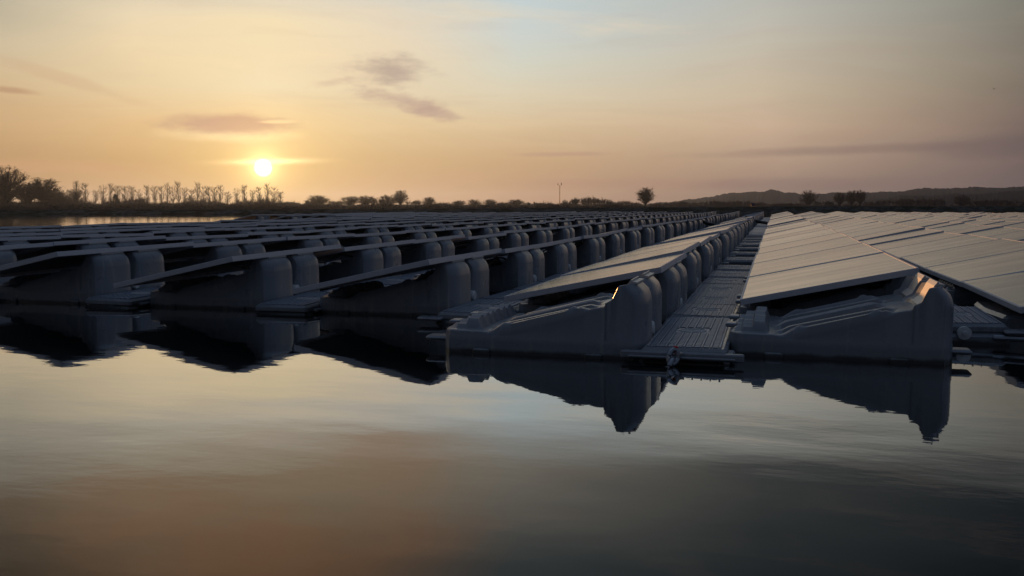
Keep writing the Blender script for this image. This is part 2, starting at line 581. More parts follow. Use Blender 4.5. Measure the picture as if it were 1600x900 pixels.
mb = MB()
rows_ = []
for i in range(NS):
    crest = 0.42 + 0.31 * sstep(-45, 12, shore[i].x)
    j = lambda s: rng.uniform(-s, s)
    prof = [(-1.2, -0.45), (0.0, 0.0 + j(.02)), (0.9, crest * .50 + j(.03)), (1.9, crest * .93 + j(.03)), (2.6, crest + j(.02)), (6.0, crest + j(.02)), (9.0, crest - .25), (16, 0.1)]
    row = []
    for d, z in prof:
        p = offs(i, d)
        row.append((p.x, p.y, z))
    rows_.append(row)
for i in range(NS):
    k = (i + 1) % NS
    for q in range(len(rows_[0]) - 1):
        mb.quad(rows_[i][q], rows_[i][q + 1], rows_[k][q + 1], rows_[k][q], 0)
tag(link("bank", mb.mesh("bank", M['bank'], True, 60)), kind='structure')

mb = MB()
prev = None
for k, rad in enumerate((0, 120, 400, 1200, 4200)):
    ring = []
    for i in range(NS):
        p = Vector(rows_[i][-1][:2])
        dr = (p - ctr).normalized()
        q = p + dr * rad
        ring.append((q.x, q.y, 0.1 if rad < 100 else 0.0))
    if prev:
        for i in range(NS):
            n = (i + 1) % NS
            mb.quad(prev[i], ring[i], ring[n], prev[n])
    prev = ring
tag(link("ground", mb.mesh("ground", M['ground'], True, 60)), kind='structure')

mb = MB()
vs = [(p.x, p.y, 0.0) for p in [offs(i, 0.9) for i in range(NS)]]
mb.v = vs
mb.f = [tuple(range(NS))]
mb.mi = [0]
tag(link("water", mb.mesh("water", M['water'], False)), kind='structure')


def hill(name, prof, d0, seed, rough=1.6):
    """A wooded ridge: prof is [(bearing column, height in m)], foot at 0.75 d0, crest at d0, back at 1.3 d0."""
    r = random.Random(seed)
    mb = MB()
    rows = []
    x = prof[0][0]
    wk = wl = 0.0
    while x <= prof[-1][0]:
        for (xa, ha), (xb, hb) in zip(prof, prof[1:]):
            if xa <= x <= xb:
                t = (x - xa) / (xb - xa)
                h = ha + (hb - ha) * (t * t * (3 - 2 * t))
                break
        wk = wk * .55 + r.uniform(-1, 1)
        wl = wl * .93 + r.uniform(-1, 1) * .35
        n = (wk * .55 + wl) * rough * min(1, h / 8)
        row = []
        for dd, hh in ((0.72, -1), (0.82, h * .35), (0.92, h * .75), (1.0, h + n), (1.01, h + n * .3 - 1), (1.15, h * .6), (1.3, -1)):
            p = polar(x, d0 * dd)
            row.append((p.x, p.y, hh + (r.uniform(-.6, .6) * rough if 0.8 < dd < 1 else 0)))
        rows.append(row)
        x += 2.2
    for a, b in zip(rows, rows[1:]):
        for q in range(len(a) - 1):
            mb.quad(a[q], b[q], b[q + 1], a[q + 1])
    return tag(link(name, mb.mesh(name, M['hill'], True, 50)), kind='structure')


hill("hills", [(960, 0), (1040, 11), (1085, 19), (1150, 32), (1180, 35), (1205, 39), (1225, 33), (1260, 28), (1330, 33), (1400, 35), (1450, 40), (1530, 42), (1600, 43), (1750, 45), (1900, 38), (2050, 20), (2150, 0)], 2300, 2.0, 2.0)
hill("hills", [(1300, 0), (1360, 9), (1430, 16), (1500, 19), (1600, 24), (1800, 26), (1950, 10), (2050, 0)], 1500, 5.0, 1.5)
hill("hills", [(380, 0), (425, 8), (455, 11), (480, 7), (540, 4), (700, 5), (800, 4), (900, 6), (985, 4), (1060, 0)], 2400, 3.0, 1.2)

# ------------------------------------------------------------------ pontoon float
XB, HW = 1.05, 0.42


def interp(pts, x):
    for (a, ya), (b, yb) in zip(pts, pts[1:]):
        if x <= b:
            t = (x - a) / (b - a) if b > a else 0
            return ya + (yb - ya) * max(0, min(1, t))
    return pts[-1][1]


DECK = [(0, .118), (.19, .116), (.25, .110), (.80, .246), (.88, .262), (1.05, .262)]
TOWER = [(0, .118), (.80, .248), (.84, .256), (.882, .262), (.895, .286), (.926, .300), (.960, .368), (.990, .374), (1.035, .330), (1.05, .285)]


def top_height(x, y, fine=True):
    T = sstep(.016, .046, abs(y)) if fine else (0 if abs(y) < .03 else 1)
    dk = interp(DECK, x)
    if x > .88:
        dk = .262 - .12 * sstep(.95, 1.01, x)
    h = dk + (interp(TOWER, x) - dk) * T if x > .80 else dk
    if fine:
        # stepped, corrugated nose block
        if x < .20:
            tri = abs(((y + 1.0) / .105) % 1.0 - .5) * 2
            tier = .022 * sstep(.055, .065, x) + .026 * sstep(.110, .120, x)
            k = sstep(.012, .03, x) * (1 - sstep(.172, .195, x)) * (1 - sstep(.33, .36, abs(y)))
            h += (tier + .020 * tri) * k
        # pressed ribs running up the deck
        rm = sstep(.23, .30, x) * (1 - sstep(.74, .80, x))
        rib = 0
        for c, wd in ((-.392, .034), (-.235, .040), (0, .05), (.235, .040), (.392, .034)):
            rib = max(rib, 1 - sstep(wd * .45, wd, abs(y - c)))
        h += rm * (.048 * rib - .028)
        # lifting nibs on the rim
        for cx in (.33, .70):
            h += .012 * (1 - sstep(.016, .024, abs(x - cx))) * (1 - sstep(.012, .022, abs(abs(y) - .385)))
    return h


def hull_mesh(name, fine):
    if fine:
        ys = [0, .004, .011, .022]
        ys = [-HW + a for a in ys] + [-HW + .022 + (2 * HW - .044) * i / 56 for i in range(1, 56)] + [HW - a for a in reversed(ys)]
        xs = [0, .004, .011, .022, .032, .045, .056, .064, .08, .095, .109, .12, .135, .15, .165, .173, .185, .196, .21, .235, .26, .29]
        xs += [.31 + .02 * i for i in range(24)] + [.785, .80, .83, .86, .874, .884, .896, .908, .920, .928, .936, .944, .952, .961, .97, .98, .991, 1.0, 1.015, 1.03, 1.04, 1.047, 1.05]
    else:
        ys = [-.42, -.40, -.05, -.03, .03, .05, .40, .42]
        xs = [0, .02, .2, .5, .80, .88, .896, .926, .961, .991, 1.035, 1.05]
    mb = MB()
    nx, ny = len(xs), len(ys)
    for x in xs:
        for y in ys:
            t = min(1.1, abs(abs(y) - .215) / .205)
            xe = XB - .055 * t ** 4
            x0 = .05 * max(0, (abs(y) - .30) / .12) ** 3
            X = x0 + (xe - x0) * x / XB
            d = min(x, XB - x, y + HW, HW - y)
            r = .014
            e = -(r - sqrt(max(0, r * r - (r - d) ** 2))) if d < r else 0
            mb.v.append((X, y, top_height(x, y, fine) + (e if fine else (-.02 if d < .01 else 0))))
    for i in range(nx - 1):
        for k in range(ny - 1):
            a = i * ny + k
            mb.f.append((a, a + ny, a + ny + 1, a + 1))
    loop = [(0, k) for k in range(ny)] + [(i, ny - 1) for i in range(1, nx)] + [(nx - 1, k) for k in range(ny - 2, -1, -1)] + [(i, 0) for i in range(nx - 2, 0, -1)]
    ids = [i * ny + k for i, k in loop]
    prof = [(.096, 0.0), (.090, .003), (.060, .004), (-.10, .004)] if fine else [(.09, 0.0), (-.10, .01)]
    prevr = ids
    for z, o in prof:
        cur = []
        for (i, k), vid in zip(loop, ids):
            x, y, _ = mb.v[vid]
            ox = -o if i == 0 else (o if i == nx - 1 else 0)
            oy = -o if k == 0 else (o if k == ny - 1 else 0)
            cur.append(len(mb.v))
            mb.v.append((x + ox, y + oy, z))
        for q in range(len(loop)):
            n = (q + 1) % len(loop)
            mb.f.append((prevr[q], prevr[n], cur[n], cur[q]))
        prevr = cur
    mb.f.append(tuple(reversed(prevr)))
    mb.mi = [0] * len(mb.f)
    return mb


hull_fine = hull_mesh("hull", True)
# moulded pockets' rims, seam and feet on both long sides
for sy in (-1, 1):
    for cx in (.22, .80):
        y0 = sy * (HW + .003)
        hull_fine.box(cx - .045, cx + .045, min(y0, y0 + sy * .016), max(y0, y0 + sy * .016), -.05, .028, .006)
    hull_fine.box(.855, .859, min(sy * HW, sy * (HW + .004)), max(sy * HW, sy * (HW + .004)), .10, .28)
HULL = hull_fine.mesh("hull", M['plastic'], True, 32)
hl = hull_mesh("hull_far", False)
HULL_FAR_MB = hl
HULL_FAR = hl.mesh("far_hull", M['plastic'], True, 40)

def strip(sec, hw):
    """A bent plate: outline (x, z) drawn across the tower, extruded along the row."""
    mb = MB()
    n = len(sec)
    mb.add([(x, -hw, z) for x, z in sec] + [(x, hw, z) for x, z in sec],
           [(i, (i + 1) % n, n + (i + 1) % n, n + i) for i in range(n)] + [tuple(range(n - 1, -1, -1)), tuple(range(n, 2 * n))])
    return mb


CLIP = strip([(.884, .280), (.921, .307), (.953, .374), (.966, .392), (.973, .392), (.972, .383), (1.000, .380), (.999, .369), (.963, .373), (.928, .303), (.896, .284)], .125).mesh("clip", M['clip'], False)


mb = MB()
mb.box(-.028, .030, -.045, .045, .118, .140, .005)
EDGE_CLIP = mb.mesh("edge_clip", M['steel'], True, 30)


def lug_mb(sx):
    mb = MB()
    x0, x1 = (-.115, .03) if sx < 0 else (XB - .07, XB + .085)
    mb.box(x0, x1, -.050, .050, .046, .070, .010)
    return mb.mesh("lug", M['plastic'], True, 35)


LUG_N, LUG_P = lug_mb(-1), lug_mb(1)
mb = MB()
mb.tube([(XB - .075, 0, .112), (XB - .012, 0, .112), (XB - .004, 0, .112)], [.038, .038, .030], 18)
PLUG = mb.mesh("drain_plug", M['white'], True, 35)

# ------------------------------------------------------------------ solar panel
PL, PW, PT = 1.65, 0.99, 0.036


def frame_mb():
    mb = MB()
    y = PL / 2
    fw = .014
    for x0, x1, y0, y1 in ((0, fw, -y, y), (PW - fw, PW, -y, y), (fw, PW - fw, -y, -y + fw), (fw, PW - fw, y - fw, y)):
        mb.box(x0, x1, y0, y1, -PT, 0, .0015)
    for x0, x1, y0, y1 in ((fw, .030, -y + fw, y - fw), (PW - .030, PW - fw, -y + fw, y - fw)):
        mb.box(x0, x1, y0, y1, -PT, -PT + .002)
    # grounding lugs and clamps seen on the edges
    return mb


def glass_mb():
    mb = MB()
    fw, y = .0135, PL / 2
    nx, ny = 2, 2
    mb.box(fw, PW - fw, -y + fw, y - fw, -.008, -.0018)
    mb.mi = [1 if i == 0 else 0 for i in range(6)]
    # junction box on the back
    mb.box(PW - .20, PW - .09, -.07, .07, -.030, -.008, .004, mi=2)
    return mb


FRAME = frame_mb().mesh("frame", M['frame'], True, 30)
GLASS = glass_mb().mesh("glass", [M['cells'], M['sheet'], M['dark']], False)
mb = frame_mb()
g = glass_mb()
nfr = len(mb.f)
mb.add(g.v, g.f)
mb.mi[nfr:] = [m + 1 for m in g.mi]
PANEL_FAR_MB = mb
PANEL_FAR = mb.mesh("far_panel", [M['frame'], M['cells'], M['sheet'], M['dark']], False)

TILT = math.asin(.206 / .99)
ROW, STEP, Y0 = 1.44, 1.65, 5.5
LOWX, LOWZ = -.19, .172
NPAN = 33


def row_name(j):
    if j == -1:
        return "the row just left of the central walkway"
    if j == 0:
        return "the row just right of the central walkway"
    return "the %s row %s of the central walkway" % (nth(-j if j < 0 else j + 1), "left" if j < 0 else "right")


def rows_range(j):
    """First and one-past-last panel of a row."""
    if j <= -13:
        return 16, 26
    if j <= -10:
        return 14 + (-10 - j), 27
    if j >= 3:
        return max(0, int((j - 3) * 1.6)), NPAN - max(0, (j - 4)) // 2
    return 0, NPAN + (0 if j > -5 else -1)


rr = random.Random(11)
WAVE = {}


def sway(j, n):
    """Each raft element rides the water a little differently."""
    if (j, n) not in WAVE:
        a = .008 * sin(n * .55 + j * 1.3) + .005 * sin(n * .23 + j * .7)
        WAVE[(j, n)] = (a + rr.gauss(0, .0035), radians(rr.gauss(0, .7)), radians(rr.gauss(0, .35)), rr.gauss(0, .010))
    return WAVE[(j, n)]


JIT = {j: rr.uniform(-.05, .05) for j in range(-20, 20)}
JIT[-1], JIT[0], JIT[1] = .02, .10, -.04

panels, floats = [], []
for j in range(-14, 12):
    a, b = rows_range(j)
    for n in range(a, b):
        y = Y0 + JIT[j] + STEP * n + STEP / 2
        x = LOWX + ROW * j
        panels.append((math.hypot(x + .5, y), j, n, x, y))
        floats.append((math.hypot(x + .5, y) + (100 if j > 1 or (j >= 0 and n > 1) else 0), j, n, x, y))


def sees(x, y):
    z = -x * sin(YAW) + y * cos(YAW)
    l = x * cos(YAW) + y * sin(YAW)
    return z > 1 and abs(l / z) < .60


panels.sort()
floats.sort()
pi_keep = [p for p in panels if sees(p[3] + .5, p[4])][:300]
fl_keep = [p for p in floats if sees(p[3] + .8, p[4]) and p[0] < 100][:298]
pk = {(p[1], p[2]) for p in pi_keep}
fk = {(p[1], p[2]) for p in fl_keep}

# first of each kind, then copies ---------------------------------------------------------
pan_root = link("solar_panel", None)
pan_root.empty_display_size = .2
link("frame", FRAME, pan_root)
link("glass", GLASS, pan_root)


def float_root(name="pontoon_float"):
    r = link(name, None)
    r.empty_display_size = .2
    link("hull", HULL, r)
    for s in (-1, 1):
        link("clip", CLIP, r, (0, s * .215, 0))
        link("edge_clip", EDGE_CLIP, r, (0, s * .17, 0))
    for s in (-1, 1):
        link("lug", LUG_N, r, (0, s * .30, 0))
        link("lug", LUG_P, r, (0, s * .30, 0))
    link("drain_plug", PLUG, r)
    return r


fl_root = float_root()


def copy_tree(o, parent=None):
    c = o.copy()
    COL.objects.link(c)
    if parent:
        c.parent = parent
    for ch in o.children:
        copy_tree(ch, c)
    return c


used = {'p': False, 'f': False}


def place_panel(j, n, x, y):
    dz, tx, ty, dx = sway(j, n)
    near = math.hypot(x, y) < 24
    if near:
        o = copy_tree(pan_root) if used['p'] else pan_root
        used['p'] = True
    else:
        o = link("solar_panel", PANEL_FAR)
    o.location = (x + dx, y, LOWZ + PT + dz)
    o.rotation_euler = (tx * .7, -(TILT + ty), radians(rr.gauss(0, .12)))
    where = "front solar panel of %s" % row_name(j) if n == 0 else "solar panel, %s from the front in %s" % (nth(n + 1), row_name(j))
    tag(o, where, "solar panel", "tilted solar panels in long rows")


def place_float(j, n, x, y):
    dz, tx, ty, dx = sway(j, n)
    near = math.hypot(x, y) < 20
    if near:
        o = copy_tree(fl_root) if used['f'] else fl_root
        used['f'] = True
    else:
        o = link("pontoon_float", HULL_FAR)
    o.location = (x - .02 + dx, y - .03, dz * .8)
    o.rotation_euler = (tx * .4, -ty * .5, radians(rr.gauss(0, .35)))
    where = "grey pontoon float under the front panel of %s" % row_name(j) if n == 0 else "grey pontoon float under the %s panel of %s" % (nth(n + 1), row_name(j))
    tag(o, where, "pontoon float", "grey two-humped floats carrying the panels")


for d, j, n, x, y in pi_keep:
    place_panel(j, n, x, y)
for d, j, n, x, y in fl_keep:
    place_float(j, n, x, y)

# the bare floats that stick out in front, either side of the central walkway
for x, y, rz, lab in ((-1.645, 4.90, 0.0, "bare grey pontoon float without a panel, left of the front walkway tile"),
                      (-.205, 5.17, radians(-.5), "bare grey pontoon float with sunlit clips, right of the front walkway tile")):
    o = copy_tree(fl_root)
    o.location = (x, y, 0)
    o.rotation_euler = (0, radians(.3), rz)
    tag(o, lab, "pontoon float", "bare floats at the front of the raft")

# beyond the first 300: one mass each
far = MB()
for d, j, n, x, y in panels:
    if (j, n) in pk:
        continue
    dz, tx, ty, dx = sway(j, n)
    mt = Matrix.Translation((x + dx, y, LOWZ + PT + dz)) @ Matrix.Rotation(-(TILT + ty), 4, 'Y') @ Matrix.Rotation(tx * .7, 4, 'X')
    i0 = len(far.f)
    far.add(PANEL_FAR_MB.v, PANEL_FAR_MB.f, 0, mt)
    far.mi[i0:] = PANEL_FAR_MB.mi
tag(link("distant_solar_panels", far.mesh("distant_solar_panels", [M['frame'], M['cells'], M['sheet'], M['dark']], False)),
    "distant remainder of the solar panel rows near the far bank", "solar panels", kind='stuff')
far = MB()
for d, j, n, x, y in floats:
    if (j, n) in fk:
        continue
    dz, tx, ty, dx = sway(j, n)
    far.add(HULL_FAR_MB.v, HULL_FAR_MB.f, 0, Matrix.Translation((x - .02 + dx, y - .03, dz * .8)))
tag(link("distant_floats", far.mesh("distant_floats", M['plastic'], True, 40)),
    "distant and half hidden grey floats beneath the remaining panels", "pontoon floats", kind='stuff')

# ------------------------------------------------------------------ walkway floats
TW, TZ = .43, .082


def tile_parts(L):
    h = L / 2
    b = MB()
    b.box(0, TW, -h, h, -.10, .030, .022)
    b.box(.012, TW - .012, -h + .012, h - .012, .024, TZ - .006, .014)
    b.box(-.020, TW + .020, -h + .10, -h + .22, .020, .044, .008)
    b.box(-.020, TW + .020, h - .22, h - .10, .020, .044, .008)
    t = MB()
    n = max(6, int((L - .08) / .042))
    py = (L - .08) / n
    cols = 8
    px = (TW - .09) / cols
    for k in range(n):
        for c in range(cols):
            x0, y0 = .045 + c * px, -h + .04 + k * py
            if abs(x0 + px / 2 - TW / 2) < .075 and abs(y0) < .075 * 1.2:
                continue
            t.box(x0 + .008, x0 + px - .008, y0 + .006, y0 + py - .008, TZ - .009, TZ, .0)
    for c in range(cols + 1):
        x0 = .045 + c * px
        for ya, yb in ([(-h + .035, -.085), (.085, h - .035)] if abs(x0 - TW / 2) < .09 else [(-h + .035, h - .035)]):
            t.box(x0 - .004, x0 + .004, ya, yb, TZ - .008, TZ + .002)
    t.box(TW / 2 - .085, TW / 2 + .085, -.080, .080, TZ - .010, TZ - .001)
    e = MB()
    # raised maker's oval with a droplet in the middle of the tread
    ring = []
    for q in range(25):
        a = 2 * pi * q / 24
        ring.append((TW / 2 + .070 * cos(a), .060 * sin(a), TZ))
    e.tube(ring, .004, 6, cap=False)
    e.tube([(TW / 2 - .035, -.020, TZ - .003), (TW / 2 - .012, .024, TZ - .003), (TW / 2 + .012, -.020, TZ - .003), (TW / 2 + .036, .024, TZ - .003)], .006, 6)
    bm_ = b.mesh("body", M['plastic'], True, 30)
    tm = t.mesh("tread", M['tread'], False)
    em = e.mesh("emblem", M['clip'], True, 40)
    fm = MB()
    for s in (b, t):
        fm.add(s.v, s.f)
    return bm_, tm, em, fm.mesh("far_tile", M['plastic'], True, 30)


TILES = {L: tile_parts(L) for L in (.80, 1.20)}
far_tile = MB()
far_tile.box(0, TW, -.4, .4, -.10, TZ, .02)
FAR_TILE = far_tile.mesh("far_tile_plain", M['tread'], True, 30)
tile_proto = {}


def place_tile(x, yc, L, label, group, near):
    z = rr.gauss(0, .004)
    if near:
        if L not in tile_proto:
            o = link("walkway_float", None)
            link("body", TILES[L][0], o)
            link("tread", TILES[L][1], o)
            link("emblem", TILES[L][2], o)
            tile_proto[L] = o
        else:
            o = copy_tree(tile_proto[L])
    else:
        o = link("walkway_float", FAR_TILE)
    o.location = (x + rr.gauss(0, .004), yc, z)
    o.rotation_euler = (radians(rr.gauss(0, .7)), radians(rr.gauss(0, .6)), radians(rr.gauss(0, .4)))
    tag(o, label, "walkway float", group)
    return o


# central walkway: a close-laid front, then single stepping floats, close-laid again further on
k = 0
xw = -.625
place_tile(xw, 5.03, 1.20, "ribbed walkway float at the very front of the central walkway, above the chain", "tread floats of the central walkway", True)
k = 1
y = 5.64
pos = []
for i in range(5):
    pos.append(y + .40)
    y += .83
y = 10.15
for i in range(8):
    pos.append(y + .4)
    y += 1.62
for i in range(8):
    pos.append(y + .4)
    y += .825
for i in range(6):
    pos.append(y + .4)
    y += 1.65
while y < 56:
    pos.append(y + .4)
    y += .825
for yc in pos:
    k += 1
    place_tile(xw, yc, .80, "ribbed walkway float, %s from the front in the central walkway" % nth(k), "tread floats of the central walkway", yc < 22)

for j in range(-9, 3):
    if j == 0:
        continue
    nm = {-1: "the walkway left of the bare front float", 1: "the walkway beside the right bare float"}.get(j)
    if nm is None:
        nm = "the %s walkway %s of the central one" % (nth(abs(j)), "left" if j < 0 else "right")
    y, k = Y0 + JIT[j] + (.20 if j < -1 else .02), 0
    lim = 34 if j == -1 else (16 if j in (-2, 1) else 10)
    while y < lim:
        k += 1
        lab = ("grey tread float at the front end of %s" % nm) if k == 1 else ("grey tread float, %s from the front in %s" % (nth(k), nm))
        o = place_tile(LOWX + ROW * (j - 1) + 1.00, y + .4, .80, lab, "tread floats between the panel rows", y < 14)
        if k == 1 and -2 < j < 2:
            for xa, xb in ((-.10, .06), (TW - .04, TW + .13)):
                mb = MB()
                mb.box(xa, xb, -.46, -.36, .030, .050, .008)
                link("lug", mb.mesh("tile_lug", M['plastic'], True, 30), o)
            if j == 1:
                o.location.z += .035
                mb = MB()
                mb.tube([(.20, -.385, .030), (.20, -.412, .030), (.20, -.418, .030), (.20, -.412, .030), (.20, -.424, .030)], [.036, .036, .026, .012, .010], 20)
                link("end_cap", mb.mesh("end_cap", M['white'], True, 35), o)
        y += .825 if (k < 6) else 1.65

# ------------------------------------------------------------------ mooring chain at the walkway's front
ch = link("mooring_chain", None, loc=(-.435, 4.415, .065))
P = [Vector((-.002, -.03, .0)), Vector((-.010, -.046, -.034)), Vector((-.022, -.058, -.068)), Vector((-.038, -.070, -.102)), Vector((-.056, -.082, -.136))]
mb = MB()
for i in range(4):
    c = (P[i] + P[i + 1]) / 2
    d = (P[i + 1] - P[i]).normalized()
    s = d.cross(Vector((1, 0, 0)) if i % 2 else Vector((0, 1, 1))).normalized()
    ring = []
    for q in range(17):
        a = 2 * pi * q / 16
        ring.append(c + d * (.029 * cos(a)) + s * (.018 * sin(a)))
    mb.tube(ring, .0095, 8, cap=False)
ch.scale = (1.3, 1.3, 1.25)
link("links", mb.mesh("chain_links", M['steel'], True, 40), ch)
mb = MB()
mb.tube([(0, -.022, -.004), (0, -.022, .016), (0, -.022, .022)], [.010, .010, .007], 10)
link("shackle_pin", mb.mesh("shackle_pin", M['red'], True, 40), ch)
mb = MB()
arc = [Vector((.020 * cos(a), -.030, -.002 + .026 * sin(a))) for a in [pi * q / 10 - pi for q in range(11)]]
mb.tube(arc, .008, 8)
link("shackle", mb.mesh("shackle", M['steel'], True, 40), ch)
tag(ch, "short steel mooring chain with a red pin hanging into the water", "chain")

# the flange beam that the chain hangs from
mb = MB()
mb.box(-.70, -.12, 4.405, 4.445, .020, .058, .006)
mb.box(-.66, -.16, 4.385, 4.405, .030, .040, .003)
o = link("end_beam", mb.mesh("end_beam", M['plastic'], True, 30))
tag(o, "low grey beam across the front end of the central walkway", "beam")

# tether leaving the right-hand walkway
mb = MB()
mb.tube([(1.15, 5.46, .045), (1.5, 5.40, .050), (2.1, 5.36, .040), (3.2, 5.33, .05)], .016, 8)
o = link("tether_bar", mb.mesh("tether_bar", M['steel'], True, 40))
tag(o, "grey tether bar running right from the end of the right walkway", "tether")

# black cable trunking crossing the rows far down the raft
for (x0, y0, x1, y1, lab) in ((-.95, 33.0, -.10, 32.2, "black cable trunk crossing the far central walkway"),
                              (-2.4, 29.2, -1.5, 28.4, "black cable trunk crossing the walkway left of the central one")):
    mb = MB()
    pts = [(x0, y0, .36), (x0 + .15 * (x1 - x0), y0 + .15 * (y1 - y0), .34), (x0 + .5 * (x1 - x0), (y0 + y1) / 2, .22), (x1, y1, .16)]
    mb.tube(pts, .05, 8)
    tag(link("cable_trunk", mb.mesh("cable_trunk", M['dark'], True, 40)), lab, "cable", "black cable trunks across the walkways")

# drooping string cables behind the nearest rows
for j in (-2, -3, -1):
    mb = MB()
    xx = LOWX + ROW * j + .86
    pts = []
    rs = random.Random(j)
    for i in range(60):
        yy = Y0 + .3 + i * .16
        pts.append((xx + rs.uniform(-.02, .02), yy, .335 - .05 * abs(sin(i * .61)) - rs.uniform(0, .012)))
    mb.tube(pts, .008, 6)
    tag(link("string_cable", mb.mesh("string_cable", M['dark'], True, 50)), "thin black cable drooping beneath the panels of %s" % row_name(j), "cable", "cables under the panels")

# dark floating boom beyond the left rows
a, b = polar(-90, 23.5), polar(505, 27.5)
mb = MB()
N = 14
for i in range(N):
    p, q = a.lerp(b, i / N), a.lerp(b, (i + .94) / N)
    mb.tube([p + Vector((0, 0, .10)), p.lerp(q, .05) + Vector((0, 0, .10)), p.lerp(q, .95) + Vector((0, 0, .10)), q + Vector((0, 0, .10))], [.10, .185, .185, .10], 10)
tag(link("floating_boom", mb.mesh("floating_boom", M['dark'], True, 40)), "low black floating boom on the water beyond the left rows", "boom")


# ------------------------------------------------------------------ trees (bare, late winter)
def twig(mb, p, q, r0, r1):
    d = (q - p)
    if d.length < 1e-4:
        return
    d.normalize()
    a = d.cross(Vector((0.3, 0.2, 1)) if abs(d.z) < .95 else Vector((1, 0, 0))).normalized()
    b = d.cross(a)
    i = len(mb.v)
    for c, r in ((p, r0), (q, r1)):
        for k in range(3):
            t = 2 * pi * k / 3
            mb.v.append(tuple(c + a * (cos(t) * r) + b * (sin(t) * r)))
    for k in range(3):
        n = (k + 1) % 3
        mb.f.append((i + k, i + n, i + 3 + n, i + 3 + k))
        mb.mi.append(0)


def limb(mb, r, p, d, L, rad, lvl, spread, up, nsub, rmin):
    n = 3 if lvl > 0 else 2
    pts = [p]
    dd = d.copy()
    for i in range(n):
        dd = (dd + Vector((r.gauss(0, .13), r.gauss(0, .13), r.gauss(0, .08) + up))).normalized()
        pts.append(pts[-1] + dd * (L / n))
    for i in range(n):
        twig(mb, pts[i], pts[i + 1], max(rmin, rad * (1 - .6 * i / n)), max(rmin, rad * (1 - .6 * (i + 1) / n)))
    if lvl == 0:
        return
    for k in range(nsub):
        t = r.uniform(.25, 1.0)
        s = min(n - 1, int(t * n))
        q = pts[s].lerp(pts[s + 1], t * n - s)
        ax = Vector((r.gauss(0, 1), r.gauss(0, 1), r.gauss(0, 1))).normalized()
        nd = (dd + ax * spread).normalized()
        limb(mb, r, q, nd, L * r.uniform(.45, .72), rad * .5, lvl - 1, spread, up, nsub, rmin)


def round_tree(seed, H=10.0, W_=8.5, rmin=.032, nl=100):
    """Trunk, main limbs reaching points of a domed crown, and fans of twigs along them."""
    r = random.Random(seed)
    tr, cr = MB(), MB()
    bend = Vector((r.gauss(0, .25), r.gauss(0, .25), 0))
    axis = lambda t: bend * t + Vector((0, 0, H * .74 * t))
    tr.tube([axis(0) + Vector((0, 0, -.5)), axis(.2), axis(.45), axis(.8), axis(1)], [.30, .22, .17, .09, .03], 7)
    lob = [(r.uniform(0, 2 * pi), r.uniform(.78, 1.12)) for _ in range(6)]
    for i in range(nl):
        a = r.uniform(0, 2 * pi)
        ph = math.asin(r.uniform(-.55, 1.0))
        rad = r.uniform(.25, 1.0) ** .36
        f = sum(g * max(0, cos(a - b)) ** 2 for b, g in lob) / max(1e-3, sum(max(0, cos(a - b)) ** 2 for b, g in lob))
        tgt = bend * .6 + Vector((cos(a) * cos(ph) * W_ * .5 * rad * f, sin(a) * cos(ph) * W_ * .5 * rad * f, H * (.55 + .45 * sin(ph) * rad * min(1.05, f))))
        st = axis(max(.14, min(.9, tgt.z / (H * .74) * r.uniform(.16, .50))))
        mid = st.lerp(tgt, .5) + Vector((r.gauss(0, .3), r.gauss(0, .3), .10 * (tgt - st).length))
        pts = [st, st.lerp(mid, .5) + Vector((0, 0, .1)), mid, mid.lerp(tgt, .5), tgt]
        rads = [.075, .058, .045, .036, rmin * .8]
        for k in range(4):
            twig(cr, pts[k], pts[k + 1], rads[k], rads[k + 1])
        for k in range(22):
            t = r.uniform(.18, 1.0) * 4
            q = min(3, int(t))
            p = pts[q].lerp(pts[q + 1], t - q)
            out = (p - (bend * .5 + Vector((0, 0, H * .35)))).normalized()
            d = (out * .45 + Vector((r.gauss(0, .7), r.gauss(0, .7), r.gauss(.3, .5)))).normalized()
            L = H * r.uniform(.035, .08)
            e = p + d * L
            twig(cr, p, e, rmin, rmin * .8)
            for m in range(2):
                p2 = p.lerp(e, r.uniform(.4, .95))
                d2 = (d + Vector((r.gauss(0, .6), r.gauss(0, .6), r.gauss(.1, .5)))).normalized()
                twig(cr, p2, p2 + d2 * L * .6, rmin * .8, rmin * .6)
        for k in range(16):
            c0 = tgt + Vector((r.gauss(0, 1), r.gauss(0, 1), r.gauss(-.2, .8))) * H * .045
            d = Vector((r.gauss(0, 1), r.gauss(0, 1), r.gauss(.35, .7))).normalized()
            twig(cr, c0, c0 + d * H * r.uniform(.03, .055), rmin * .7, rmin * .5)
    return tr, cr


